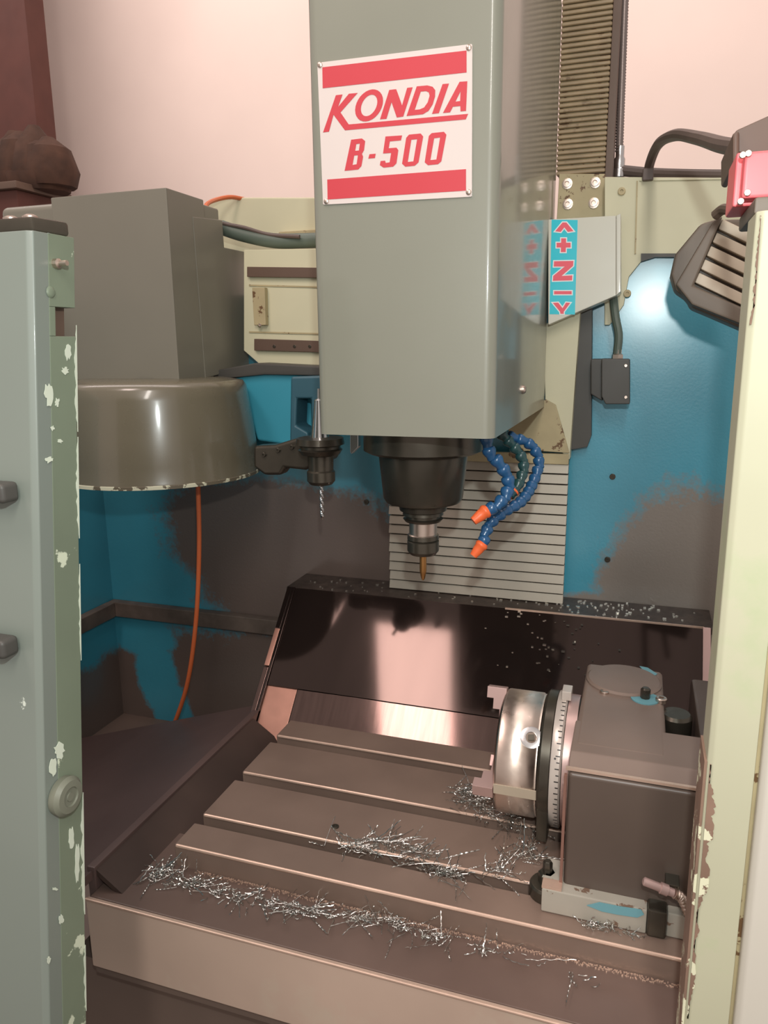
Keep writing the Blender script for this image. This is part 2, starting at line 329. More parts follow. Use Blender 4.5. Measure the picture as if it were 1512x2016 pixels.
MB().box(-.62, .135, 1.2465, YB-.001, -.458, -.4472).build('top_ledge', m_ledgedark, inc, .001)
MB().box(-.20, .12, 1.2445, 1.2475, -.4495, -.4455).build('bright_edge', m_edge, inc)
MB().slab([(-.62, 1.09, -.66), (-.62, 1.2465, -.458), (-.62, YB-.002, -.458), (-.62, YB-.002, -.83), (-.62, 1.12, -.83)], (.008, 0, 0)).build('end_plate', m_black, inc)

# ------------------------------------------------------------------ slatted column cover
cov = thing('column_cover', 'grey telescopic cover of horizontal slats hanging behind the spindle', 'way cover', (-.27, 1.30, -.46))
N_ = 14; z0, z1 = -.4455, -.196; dz = (z1-z0)/N_
MB().box(-.425, -.108, 1.304, 1.318, z0+.001, z1).build('cover_backing', m_gap, cov)
for k in range(N_):
    za = z0+dz*k; x0_, x1_ = -.428+.0008*(k % 2), -.107
    b = MB(); b.slab([(x0_, 1.298-.004, za), (x0_, 1.298, za+dz-.0028), (x0_, 1.306, za+dz-.0028), (x0_, 1.306, za)], (x1_-x0_, 0, 0)); b.build('slat', m_slat, cov, .0006)
MB().slab(R3([(920, 890), (1120, 894), (1119, 915), (918, 908)], 1.292), (0, .012, 0)).build('top_bar', m_creamd, cov, .001)

# ------------------------------------------------------------------ spindle head
head = thing('spindle_unit', 'large grey green spindle head box hanging down over the table', 'spindle head', (-.26, 1.05, -.10))
def rpoly(x0, x1, y0, y1, r):
    out = []
    for cx, cy, a0 in ((x0+r, y0+r, pi), (x1-r, y0+r, 1.5*pi), (x1-.002, y1-.002, 0), (x0+.002, y1-.002, .5*pi)):
        rr = r if cy < 1 else .002
        for k in range(9): a = a0+k*pi/16; out.append(Vector((cx+rr*cos(a), cy+rr*sin(a), 0)))
    return out
pp = rpoly(-.361, -.150, .826, 1.288, .0125)
MB().slab([p+Vector((0, 0, -.101)) for p in pp], (0, 0, 1.25)).build('housing', m_green, head, ang=25)
MB().box(-.345, -.152, 1.288, 1.362, .20, .53).build('rear_housing', m_green, head, .003)
q = at(1028, 767, X=-.150)
MB().rev(q-Vector((.001, 0, 0)), (1, 0, 0), [(.006, 0), (.006, .004), (.004, .006)], 12).build('side_screw', m_steel, head)
PX = .95; ca = at(833, 900, Y=PX); dep = ca.dot(F)
def zz(py, x=833, Y=PX): return at(x, py, Y=Y).z
def hw(n, d=dep): return n*d/FPX
nose = MB().lathe((ca.x, PX, 0), [(hw(117), -.102), (hw(117), zz(884)), (hw(108), zz(889)), (hw(96), zz(892)), (hw(88), zz(893)), (hw(79), zz(978)), (hw(74), zz(986)), (hw(50), zz(993))], n=64).build('spindle_nose', m_dark, head, ang=30)
MB().lathe((ca.x, PX, 0), [(hw(49), zz(992)), (hw(47), zz(1003)), (hw(41), zz(1006))], n=48).build('nose_ring', m_dark, head)
# nameplate
YP = .826
def c2(pts): return [at(560+x/2.7, y/2.7, Y=YP) for x, y in pts]
npl = flat('nameplate', [c2([(180, 336), (996, 237), (1000, 242), (998, 1042), (992, 1047), (212, 1089), (208, 1084), (178, 342)])], .0016, m_white, head); npl['label'] = 'white enamel plate printed with red letters and bars'
def pr(name, loops, m=m_red): return flat(name, [c2(l) for l in loops], .0004, m, npl, push=.0016)
pr('red_bar', [[(205, 361), (970, 272), (970, 388), (207, 472)]]); pr('red_bar', [[(231, 956), (967, 901), (967, 1015), (233, 1062)]])
pr('letter_k', [[(277, 509), (312, 505), (288, 572), (346, 501), (392, 497), (301, 600), (345, 664), (978, 608), (966, 637), (325, 695), (264, 612), (240, 702), (209, 706)]])
def ell(cx, cy, rx, ry, sh, n=28): return [(cx+rx*cos(2*pi*k/n)-sh*ry*sin(2*pi*k/n), cy+ry*sin(2*pi*k/n)-.09*rx*cos(2*pi*k/n)) for k in range(n)]
pr('letter_o', [ell(453, 563, 72, 85, .20), ell(453, 563, 42, 57, .22)])
pr('letter_n', [[(560, 481), (597, 477), (628, 563), (655, 470), (684, 467), (634, 622), (600, 627), (572, 545), (545, 634), (511, 637)]])
pr('letter_d', [[(706, 462), (762, 457), (790, 464), (804, 482), (803, 515), (790, 558), (768, 592), (738, 610), (652, 619)], [(727, 490), (755, 487), (770, 494), (774, 512), (764, 547), (745, 574), (722, 584), (695, 587)]])
pr('letter_i', [[(843, 450), (877, 447), (823, 604), (787, 608)]])
pr('letter_a', [[(933, 438), (974, 435), (967, 592), (938, 595), (937, 566), (898, 570), (882, 600), (845, 603)], [(938, 488), (936, 540), (911, 543)]])
pr('letter_b', [[(358, 745), (415, 738), (432, 752), (426, 800), (415, 820), (421, 835), (412, 885), (395, 903), (323, 910)], [(385, 768), (404, 765), (399, 802), (379, 804)], [(374, 829), (394, 827), (387, 875), (365, 879)]])
pr('hyphen', [[(455, 822), (488, 819), (484, 842), (449, 845)]])
pr('digit_five', [[(540, 728), (628, 722), (622, 748), (563, 754), (557, 790), (598, 787), (608, 800), (598, 870), (580, 888), (530, 893), (510, 880), (514, 858), (538, 856), (541, 868), (562, 865), (570, 815), (527, 818)]])
pr('digit_zero', [[(665, 718), (727, 712), (740, 728), (715, 865), (695, 883), (645, 888), (628, 872), (650, 735)], [(677, 745), (708, 742), (688, 860), (658, 863)]])
pr('digit_zero', [[(785, 710), (850, 703), (863, 718), (836, 860), (818, 875), (765, 880), (748, 865), (770, 725)], [(798, 737), (830, 733), (810, 850), (778, 853)]])
for x, y in ((192, 348), (982, 257), (226, 1072), (981, 1023)):
    p = c2([(x, y)])[0]; MB().rev(p+Vector((0, -.0016, 0)), (0, -1, 0), [(.0030, 0), (.0028, .0012), (.0016, .002)], 12).build('rivet', m_steel, npl)

# tool in the spindle
st = thing('spindle_tool', 'steel collet chuck with golden milling cutter held in the spindle', 'tool holder', (ca.x, PX, zz(1142)))
MB().lathe((ca.x, PX, 0), [(hw(40), zz(1005)), (hw(41), zz(1012)), (hw(34), zz(1014)), (hw(34), zz(1018)), (hw(40), zz(1020)), (hw(36), zz(1025)), (hw(28), zz(1027))], n=40).build('flange', m_dark, st)
MB().lathe((ca.x, PX, 0), [(hw(24), zz(996)), (hw(24), zz(1006))], n=32).build('brass_ring', m_brass, st)
MB().lathe((ca.x, PX, 0), [(hw(28), zz(1026)), (hw(28), zz(1050)), (hw(31), zz(1053))], n=40).build('shank', m_steel, st)
MB().lathe((ca.x, PX, 0), [(hw(31), zz(1052)), (hw(32), zz(1060)), (hw(29), zz(1062)), (hw(32), zz(1064)), (hw(32), zz(1083)), (hw(26), zz(1090))], n=24).build('collet_nut', m_dark, st)
MB().lathe((ca.x, PX, 0), [(hw(7), zz(1088)), (hw(7), zz(1124)), (hw(4), zz(1138)), (hw(1.5), zz(1142))], n=20).build('milling_cutter', m_gold, st)

# post, gusset, bar, switch at the right of the head
post = thing('column_post', 'cream painted column post with rust stained gusset right of the spindle head', 'machine post', (-.13, 1.30, -.20))
MB().slab(R3([(1070, 640), (1143, 605), (1121, 905), (1075, 860)], 1.295), (0, .03, 0)).build('post_plate', m_cream, post, .001)
MB().slab(R3([(1000, 846), (1074, 786), (1094, 797), (1121, 892), (1060, 888), (1030, 888)], 1.290), (0, .004, 0)).build('gusset', m_creamd, post, .001)
MB().slab(R3([(1143, 608), (1166, 598), (1164, 858), (1156, 880), (1122, 886)], 1.315), (0, .02, 0)).build('guide_bar', m_darkpl, post, .001)
sw = thing('limit_switch', 'dark grey limit switch box on the blue panel right of the cream post', 'limit switch', at(1205, 795, Y=1.28))
MB().slab(R3([(1184, 706), (1240, 707), (1240, 796), (1192, 796), (1184, 780)], 1.265), (0, .04, 0)).build('switch_body', m_darkpl, sw, .002)
MB().slab(R3([(1163, 707), (1186, 707), (1186, 790), (1163, 776)], 1.285), (0, .055, 0)).build('mount_plate', m_darkpl, sw, .002)
for y in (720, 782): screw('switch_screw', at(1232, y, Y=1.265), (0, -1, 0), .0025, m_steel, sw, .002)
p = at(1215, 706, Y=1.285); MB().rev(p, (0, 0, 1), [(.009, 0), (.009, .006), (.0065, .008), (.0065, .014)], 6).build('cable_gland', m_steel, sw)
tag(MB().tube(spl([at(1215, 697, Y=1.285), at(1218, 660, Y=1.285), at(1212, 625, Y=1.288), at(1207, 580, Y=1.30), at(1207, 560, Y=1.31)]), .0065).build('switch_cable', m_hoseg, loc=at(1215, 697, Y=1.285)), 'grey green cable running down from the sign box to the limit switch', 'cable')

# axis sign box
sg = thing('axis_sign_box', 'pale grey metal box with turquoise axis direction sticker beside the spindle head', 'sign box', at(1150, 640, Y=1.27))
YS = 1.262
MB().slab([at(x, y, Y=YS) for x, y in ((1079, 432), (1213, 424), (1213, 582), (1079, 640))], (0, .05, 0)).build('box_shell', m_signbox, sg, .0015)
MB().slab([at(x, y, Y=YS) for x, y in ((1213, 424), (1222, 420), (1222, 574), (1213, 582))], (0, .048, 0)).build('box_flange', m_signbox, sg, .001)
def c3(pts, Y=YS): return [at(1000+x/2.8807, y/2.8807, Y=Y) for x, y in pts]
stk = flat('sticker', [c3([(248, 1246), (396, 1248), (380, 1784), (236, 1782)])], .0005, m_turq, sg)
SY = [('arrow_up', [(310, 1262), (332, 1262), (372, 1311), (341, 1316), (320, 1290), (300, 1316), (268, 1312)]),
      ('plus_sign', [(302, 1352), (330, 1352), (330, 1377), (356, 1377), (356, 1404), (329, 1404), (328, 1430), (300, 1430), (301, 1404), (276, 1404), (276, 1377), (302, 1377)]),
      ('letter_z', [(262, 1482), (372, 1480), (370, 1508), (305, 1565), (366, 1562), (364, 1590), (255, 1593), (257, 1565), (322, 1512), (260, 1512)]),
      ('minus_sign', [(262, 1651), (362, 1651), (362, 1669), (262, 1669)]),
      ('letter_y', [(255, 1718), (285, 1716), (310, 1748), (330, 1716), (354, 1718), (317, 1768), (317, 1780), (298, 1780), (296, 1768)])]
for nme, l in SY:
    flat('white_outline', [c3(l)], .0002, m_whitep, stk, off=.0016, push=.0005)
    flat(nme, [c3(l)], .0002, m_pinks, stk, push=.0007)

# cable chain
ch = thing('cable_chain', 'tall tan plastic cable chain of stacked links above the sign box', 'cable chain', at(1150, 415, Y=1.36))
zb = at(1150, 341, Y=1.36).z; xa, xb = at(1095, 340, Y=1.36).x, at(1191, 340, Y=1.36).x
pit_ = .0079
for k in range(44):
    z = zb+k*pit_
    MB().box(xa, xb, 1.36, 1.372, z, z+pit_*.72).build('link', m_chain, ch, .0012, 1)
MB().box(xa+.002, xb-.002, 1.366, 1.40, zb, zb+44*pit_).build('chain_core', m_creamd, ch)
MB().box(xb, xb+.012, 1.362, 1.41, zb-.05, zb+44*pit_).build('side_plate', m_chaind, ch, .001)
eb = MB().slab([at(x, y, Y=1.356) for x, y in ((1101, 342), (1192, 342), (1192, 428), (1096, 432))], (0, .02, 0)).build('end_bracket', m_creamd, ch, .001)
for x, y in ((1117, 362), (1172, 360), (1118, 402), (1169, 400)):
    MB().rev(at(x, y, Y=1.356), (0, -1, 0), [(.0085, 0), (.0085, .002), (.006, .0025), (.006, .006), (.0035, .0062), (.003, .003)], 14).build('bolt', m_steel, eb)
cn = thing('flexible_conduit', 'ribbed grey metal conduit hanging right of the tan cable chain', 'conduit', at(1218, 345, Y=1.40))
b = MB(); p0 = at(1219, 300, Y=1.40); p1 = at(1232, -60, Y=1.40); pts = []; rs = []
for k in range(120): pts.append(p0.lerp(p1, k/119)); rs.append(.0068 if k % 2 else .0056)
b.tube(pts, 0, 10, rs).build('conduit_tube', mat('grey_conduit', (128, 116, 112), .35, .4), cn, ang=60)
MB().rev(at(1218, 352, Y=1.40), (0, 0, 1), [(.008, -.012), (.009, 0), (.011, .002), (.011, .014), (.009, .016), (.009, .030), (.007, .034), (.007, .05)], 12).build('fitting', m_silver, cn)
tag(MB().tube(spl([at(1225, 336, Y=1.40), at(1290, 342, Y=1.39), at(1380, 345, Y=1.36), at(1470, 346, Y=1.34)]), .009).build('rail_cable', m_cable, loc=at(1225, 336, Y=1.40)), 'dark cable lying along the top of the cream rear rail', 'cable')
tag(MB().tube(spl([at(1275, 352, Y=1.335), at(1280, 320, Y=1.33), at(1297, 283, Y=1.25), at(1330, 266, Y=1.1), at(1375, 272, Y=.95), at(1420, 285, Y=.80), at(1462, 292, Y=.72)]), .0072).build('arched_cable', m_cable, loc=at(1275, 352, Y=1.335)), 'brown grey cable arching from the rear rail to the dark box at right', 'cable')
tag(MB().box(*sorted((at(1265, 340, Y=1.318).x, at(1287, 340, Y=1.318).x)), 1.312, 1.324, at(1275, 356, Y=1.318).z, at(1275, 332, Y=1.318).z).build('cable_clip', m_cable, bevel=.002, loc=at(1275, 356, Y=1.318)), 'small clip holding the arching cable on the cream rail', 'clip')

# ------------------------------------------------------------------ work lamp
lp = thing('work_lamp', 'ribbed brown grey machine lamp hanging tilted at the right doorpost', 'work lamp', at(1400, 640, Y=1.0))
YL = .98
outer = [(1408, 432), (1380, 440), (1330, 500), (1321, 540), (1330, 572), (1356, 590), (1362, 606), (1400, 622), (1500, 665), (1530, 560), (1500, 430)]
MB().slab([at(x, y, Y=YL+.05) for x, y in outer], (0, .06, 0)).build('lamp_body', m_lampb, lp, .004)
a_, c_ = Vector((1424, 428)), Vector((1366, 560)); d_ = Vector((100, 48))
for k in range(5):
    s0, s1 = k/5+.02, (k+1)/5-.03
    e0 = a_.lerp(c_, s0); e1 = a_.lerp(c_, s1)
    MB().slab([at(e.x, e.y, Y=YL+.035) for e in (e0, e0+d_, e1+d_, e1)], (0, .03, 0)).build('fin', m_fin, lp, .0015)
MB().slab([at(x, y, Y=YL+.03) for x, y in ((1405, 434), (1424, 424), (1366, 562), (1500, 622), (1500, 655), (1362, 600), (1330, 560))], (0, .06, 0)).build('front_bezel', m_lampb, lp, .003)
MB().tube(spl([at(1408, 424, Y=1.0), at(1425, 412, Y=.99), at(1450, 414, Y=.96), at(1490, 405, Y=.9)]), .006).build('bracket_arm', m_lampb, lp)
lc = at(1352, 545, Y=YL+.08)
MB().box(lc.x+.01, lc.x+.05, YL+.1095, YL+.112, lc.z-.03, lc.z+.03).build('lens', m_led, lp)

# ------------------------------------------------------------------ right door frame and red box
rd = thing('right_door', 'cream green sliding door edge with chipped brown paint at the right', 'machine door', (.2, .58, -ZO))
zt, zbm = .082, -1.15
def prism(poly, z0_, z1_): return MB().slab([Vector((x, y, z0_)) for x, y in poly], (0, 0, z1_-z0_))
prism([(.0640, .562), (.068, .5585), (.096, .556), (.096, .602), (.0640, .602)], zbm, zt).build('frame_post', m_doorR, rd, .0012)
prism([(.096, .5600), (.099, .5600), (.099, .602), (.096, .602)], zbm, zt).build('groove', m_creamd, rd)
prism([(.099, .553), (.103, .548), (.40, .545), (.40, .60), (.099, .60)], zbm, zt+.0).build('white_panel', m_doorR2, rd, .002)
# ragged chipped paint on the post's inner corner
rnd = random.Random(3)
for (ya, yb, amp) in ((1505, 1800, 17), (1800, 2016, 9), (430, 640, 9)):
    pts = []; n = int((yb-ya)/4); wk = .5
    for k in range(n+1):
        y = ya+(yb-ya)*k/n; X0 = .0645; wk = max(.12, min(1, wk+rnd.uniform(-.3, .3))); p = at(1400, y, Y=.5585); z = p.z; e = min(1, 5*min(k/n, 1-k/n)+.15)
        pts.append((X0+hw(wk*amp*e, .6), z))
    poly = [Vector((.0668, .5590, pts[0][1]))]+[Vector((x+.001, .5588-(x-.066)*.07, z)) for x, z in pts]+[Vector((.0668, .5590, pts[-1][1]))]
    MB().slab(poly, (0, -.0009, 0)).build('chipped_patch', m_chip, rd)
prism([(.0622, .5615), (.0642, .5615), (.0642, .602), (.0622, .602)], at(1385, 1990, Y=.56).z-.3, at(1385, 1500, Y=.56).z).build('rusty_edge', m_chip, rd)
rb = thing('red_box', 'coral red plastic box with corner screws on top of the right door', 'control box', (.09, .60, zt))
q0, q1 = at(1466, 300, Y=.60), at(1466, 392, Y=.60)
MB().box(q0.x, .17, .60, .66, q1.z, q0.z).build('red_cover', m_redbox, rb, .003)
MB().box(q0.x-.004, .17, .612, .662, q1.z-.003, q0.z+.003).build('rear_half', m_redbox, rb, .002)
for x, y in ((1473, 303), (1471, 380), (1462, 306), (1458, 397)): screw('corner_screw', at(x, y, Y=.60), (0, -1, 0), .0022, m_steel, rb, .002)
MB().box(.064, .17, .575, .66, zt, q1.z-.003).build('mount_block', m_lampb, rb, .002)
db = thing('junction_box', 'dark brown housing above the red box where the arching cable ends', 'junction box', at(1480, 300, Y=.68))
MB().slab([at(x, y, Y=.67) for x, y in ((1446, 262), (1450, 256), (1512, 228), (1560, 210), (1560, 300), (1450, 300))], (0, .08, 0)).build('housing', m_chaind, db, .003)
MB().slab([at(x, y, Y=.664) for x, y in ((1442, 262), (1456, 256), (1456, 326), (1442, 324))], (0, .09, 0)).build('end_flange', m_chaind, db, .002)

# ------------------------------------------------------------------ left door
ld = thing('left_door', 'pale green sliding door at the left with scratched return edge and dark cap', 'machine door', (-.5, .5, -ZO))
tp, bt = at(62, 452, X=-.45), at(95, 2016, X=-.45)
ext = 1.35
def dl(t, dy, x): return Vector((x, tp.y+(bt.y-tp.y)*t+dy, tp.z+(bt.z-tp.z)*t))
EW = .0475
MB().slab([dl(0, 0, -.85), dl(0, 0, -.456), dl(0, .003, -.451), dl(0, .02, -.451), dl(0, .02, -.85)], dl(ext, 0, 0)-dl(0, 0, 0)).build('front_sheet', m_doorL, ld, .001)
f_ = lambda py: (py-450)/(2016-450)
n0, n1 = f_(585), f_(640)
for (t0, t1, dy1) in ((0, n0, EW), (n0, n1, EW*.52), (n1, ext, EW)):
    MB().slab([dl(t0, .018, -.4505), dl(t0, dy1, -.4505), dl(t0, dy1, -.47), dl(t0, .018, -.47)], dl(t1, 0, 0)-dl(t0, 0, 0)).build('return_sheet', m_doorLr, ld, .0006)
MB().slab([dl(0, .0195, -.4502), dl(0, .018, -.4502), dl(0, .018, -.4515), dl(0, .0195, -.4515)], dl(.001, 0, 0)-dl(0, 0, 0)).build('seam_bead', m_doorL, ld)
MB().slab([dl(n0, EW*.5, -.462), dl(n0, EW, -.462), dl(n0, EW, -.475), dl(n0, EW*.5, -.475)], dl(n1, 0, 0)-dl(n0, 0, 0)).build('notch_backing', m_chaind, ld)
MB().slab([dl(0, .010, -.80), dl(0, .010, -.458), dl(0, .045, -.452), dl(0, .047, -.80)], (0, 0, .012)).build('top_cap', m_dark, ld, .003)
for x in (22, 108):
    p = at(x, 437, Y=tp.y+.022); MB().rev((min(p.x, -.47), p.y, tp.z+.011), (0, 0, 1), [(.006, 0), (.006, .003), (.003, .0045)], 12).build('cap_screw', m_steel, ld)
rnd = random.Random(5)
def blob(px, py, rx, ry):
    n = 16; c = []
    for k in range(n):
        a = 2*pi*k/n; q_ = rnd.uniform(.55, 1.15); c.append(at(px+rx*q_*cos(a), py+ry*q_*sin(a), X=-.4504))
    MB().slab(c, (.0004, 0, 0)).build('paint_chip', m_chipw, ld)
m_chipw = mat('bare_pale_primer', (206, 214, 196), .6)
for q_ in ((96, 775, 9, 24), (112, 792, 5, 9), (134, 690, 6, 20), (128, 730, 8, 8), (97, 905, 8, 7), (118, 868, 5, 5), (103, 843, 4, 5), (116, 1478, 11, 16), (104, 1510, 7, 24), (140, 1650, 6, 22), (152, 1700, 5, 40), (120, 1810, 5, 10), (108, 1750, 6, 4), (96, 1890, 4, 10)): blob(*q_)
for ya, yb, w_ in ((640, 850, 5), (860, 1060, 5), (1110, 1300, 3), (1560, 1800, 7), (1860, 1990, 4)):
    n = int((yb-ya)/9); e_ = lambda y: 150+(y-450)*.0145-3
    c = [at(e_(y)-rnd.uniform(.2, 1)*w_*min(1, 4*min(k/n, 1-k/n)+.1), y, X=-.4504) for k, y in ((k, ya+(yb-ya)*k/n) for k in range(n+1))]
    c = c+[at(e_(yb)+.5, yb, X=-.4504), at(e_(ya)+.5, ya, X=-.4504)]
    MB().slab(c, (.0004, 0, 0)).build('paint_chip', m_chipw, ld)
def hole(px, py, X): return at(px, py, X=X)
p = hole(122, 1565, -.4505); kb = MB().rev(p, (1, 0, 0), [(.0165, 0), (.017, .006), (.014, .0095), (.0085, .010), (.008, .0085), (.004, .0085), (.0038, .0095)], 28).build('rubber_stop', mat('grey_green_rubber', (112, 114, 100), .5), ld)
p = hole(108, 519, -.4505); MB().rev(p, (1, 0, 0), [(.004, 0), (.004, .004), (.0022, .005), (.0022, .012)], 10).build('stud', m_steel, ld)
p = hole(100, 575, -.4505); MB().rev(p, (1, 0, 0), [(.005, 0), (.004, .001), (.003, .0015)], 10).build('dent_plug', m_doorLr, ld)
for y in (967, 1268):
    t_ = f_(y); p = at(40, y, Y=dl(t_, 0, 0).y)
    MB().box(p.x-.07, p.x, p.y-.018, p.y, p.z-.0075, p.z+.0085).build('door_handle', m_darkpl, ld, .004, 3)

# ------------------------------------------------------------------ tool changer
tc = thing('tool_changer', 'grey tool changer with tall box housing over a round drum cover at the left', 'tool changer', (-.79, 1.12, -.213))
MB().box(-.955, -.729, 1.10, 1.21, -.052, .250).build('motor_housing', m_greens, tc, .002, 2)
q = at(60, 400, Y=1.16)
MB().box(-1.09, -.90, 1.125, 1.23, .10, .248).build('rear_housing', m_greens, tc, .012, 4)
MB().slab([at(x, y, X=-.7275) for x, y in ((380, 426), (438, 433), (442, 487), (490, 497), (510, 716), (405, 745))], (-.02, 0, 0)).build('side_housing', m_greens, tc, .002)
MB().box(-.80, -.735, 1.2105, 1.27, .15, .245).build('cable_cover', m_greens, tc, .004)
pf = [(.03, -.048), (.120, -.049), (.150, -.054), (.1555, -.062), (.1580, -.078), (.1610, -.10), (.1637, -.12), (.1662, -.14), (.1684, -.16), (.1701, -.18), (.1714, -.205), (.172, -.207), (.172, -.213), (.165, -.213), (.165, -.205)]
MB().lathe((-.795, 1.125, 0), pf, n=96, cap=False).build('drum_cover', m_dome, tc, ang=50)
MB().lathe((-.795, 1.125, 0), [(.1722, -.2075), (.1735, -.2085), (.1735, -.2135), (.1722, -.214)], n=96, cap=False).build('drum_rim', mat('chipped_cream_rim', (196, 196, 172), .5, wear='sharp', wcol=(96, 88, 72), wscale=40, wthr=.5), tc)
MB().lathe((-.795, 1.125, 0), [(.162, -.20), (.05, -.20)], n=48).build('drum_floor', m_dark, tc)
MB().slab(R3([(400, 742), (480, 728), (600, 735), (572, 878), (505, 868), (480, 780)], 1.235), (0, .09, 0)).build('arm_casting', m_bluep, tc, .006, 3)
MB().slab(R3([(385, 736), (500, 715), (640, 722), (640, 740), (520, 738), (400, 750)], 1.225), (0, .10, 0)).build('casting_top', m_darkpl, tc, .003)
MB().slab(R3([(572, 742), (640, 740), (640, 860), (612, 852), (612, 785), (584, 785), (582, 838), (606, 852), (606, 872), (570, 876)], 1.19), (0, .05, 0)).build('pocket_bracket', m_dbluec, tc, .004, 3)
MB().slab(R3([(500, 745), (640, 745), (640, 850), (505, 866)], 1.262), (0, .05, 0)).build('pocket_casting', m_bluep, tc, .004)
ga = MB(); ga.slab([at(x, y, Y=1.10) for x, y in ((498, 878), (540, 876), (585, 862), (620, 858), (655, 862), (655, 905), (600, 926), (560, 922), (552, 936), (520, 936), (498, 920))], (0, .03, 0)).build('gripper_arm', m_dark, tc, .006, 3)
for x, y in ((520, 895), (548, 886), (575, 880)): screw('gripper_screw', at(x, y, Y=1.10), (0, -1, 0), .004, m_dark, tc)
sl = thing('changer_slide', 'cream slide rails with dark guideways between tool changer and spindle head', 'slide rail', (-.62, 1.30, -.03))
MB().slab(R3([(480, 492), (720, 488), (720, 724), (510, 716), (480, 690)], 1.285), (0, .05, 0)).build('slide_plate', m_cream, sl, .001)
MB().slab(R3([(486, 525), (720, 528), (720, 548), (486, 545)], 1.276), (0, .009, 0)).build('guideway', m_chaind, sl, .001)
MB().slab(R3([(500, 667), (720, 674), (720, 696), (500, 690)], 1.276), (0, .009, 0)).build('guideway', m_chaind, sl, .001)
for y in (560, 652): MB().slab(R3([(490, y), (720, y+6), (720, y+9), (490, y+3)], 1.283), (0, .003, 0)).build('plate_joint', m_creamd, sl)
MB().slab(R3([(496, 566), (521, 566), (523, 640), (500, 640)], 1.272), (0, .012, 0)).build('slide_stop', m_creamd, sl, .001)
for y, xs in ((682, (540, 580, 610)),):
    for x in xs: screw('rail_screw', at(x, y, Y=1.276), (0, -1, 0), .003, m_dark, sl, .001)
screw('stop_screw', at(512, 640, Y=1.272), (0, -1, 0), .003, m_steel, sl, .002)
tag(MB().tube(spl([at(436, 448, Y=1.30), at(480, 462, Y=1.31), at(540, 474, Y=1.32), at(600, 474, Y=1.33), at(660, 472, Y=1.33)]), .0135, 12).build('thick_hose', m_hoseg, loc=at(436, 448, Y=1.30)), 'thick grey green hose above the cream slide rails', 'hose')
tag(MB().tube(spl([at(436, 440, Y=1.29), at(480, 448, Y=1.30), at(530, 462, Y=1.31), at(590, 466, Y=1.31)]), .0035, 8).build('thin_cable', m_cable, loc=at(436, 440, Y=1.29)), 'thin brown cable lying on the thick grey green hose', 'cable')
tag(MB().tube(spl([at(402, 412, Y=1.27), at(410, 400, Y=1.30), at(430, 392, Y=1.35), at(455, 388, Y=1.38), at(480, 392, Y=1.41)]), .004, 8).build('orange_hose', m_ohose, loc=at(402, 412, Y=1.27)), 'short bright orange hose looping over the cream rail end', 'hose')
tag(MB().tube(spl([at(388, 900, Y=1.14), at(390, 960, Y=1.14), at(392, 1080, Y=1.14), at(386, 1220, Y=1.145), at(370, 1340, Y=1.15), at(345, 1420, Y=1.155), at(330, 1445, Y=1.16)], 10), .0042, 10).build('orange_hose', m_ohose, loc=at(345, 1430, Y=1.15)), 'long orange hose hanging from beneath the round drum cover', 'hose')

# tool in the gripper
TY = 1.08; tcx = at(630, 860, Y=TY); td = tcx.dot(F); tx = tcx.x
def tz(py): return at(630, py, Y=TY).z
gt = thing('gripper_tool', 'tool holder with silver taper and twist drill hanging in the gripper', 'tool holder', (tx, TY, tz(1022)))
MB().lathe((tx, TY, 0), [(hw(3, td), tz(765)), (hw(4, td), tz(785)), (hw(9, td), tz(788)), (hw(18, td), tz(862))], n=32).build('taper', m_silver, gt)
MB().lathe((tx, TY, 0), [(hw(18, td), tz(860)), (hw(46, td), tz(862)), (hw(48, td), tz(874)), (hw(40, td), tz(877)), (hw(40, td), tz(882)), (hw(44, td), tz(885)), (hw(38, td), tz(894)), (hw(27, td), tz(897))], n=32).build('flange', m_dark, gt)
MB().lathe((tx, TY, 0), [(hw(26, td), tz(896)), (hw(25, td), tz(925)), (hw(28, td), tz(928)), (hw(28, td), tz(946)), (hw(22, td), tz(953))], n=24).build('collet_nut', m_dark, gt)
b = MB(); pts = []; n = 60
vs = []; 
for j in range(n+1):
    z = tz(952)+(tz(1022)-tz(952))*j/n; a = j/n*2*pi*2.6
    for k in range(12):
        t_ = 2*pi*k/12; r_ = hw(4.6, td)*(.62+.38*abs(cos(t_)))*(1 if j < n-4 else (n-j)/5+.1)
        vs.append((tx+r_*cos(t_+a), TY+r_*sin(t_+a), z))
b.add(vs, [(j*12+k, j*12+(k+1) % 12, (j+1)*12+(k+1) % 12, (j+1)*12+k) for j in range(n) for k in range(12)]).build('twist_drill', m_silver, gt)
p = at(695, 870, Y=1.05)
b = MB(); b.slab([at(x, y, Y=1.05) for x, y in ((689, 850), (705, 850), (705, 880), (692, 894), (689, 890))], (0, .012, 0))
tag(b.build('steel_finger', m_silver, loc=at(695, 890, Y=1.05), bevel=.0008), 'small pointed steel finger under the left edge of the spindle head', 'finger')

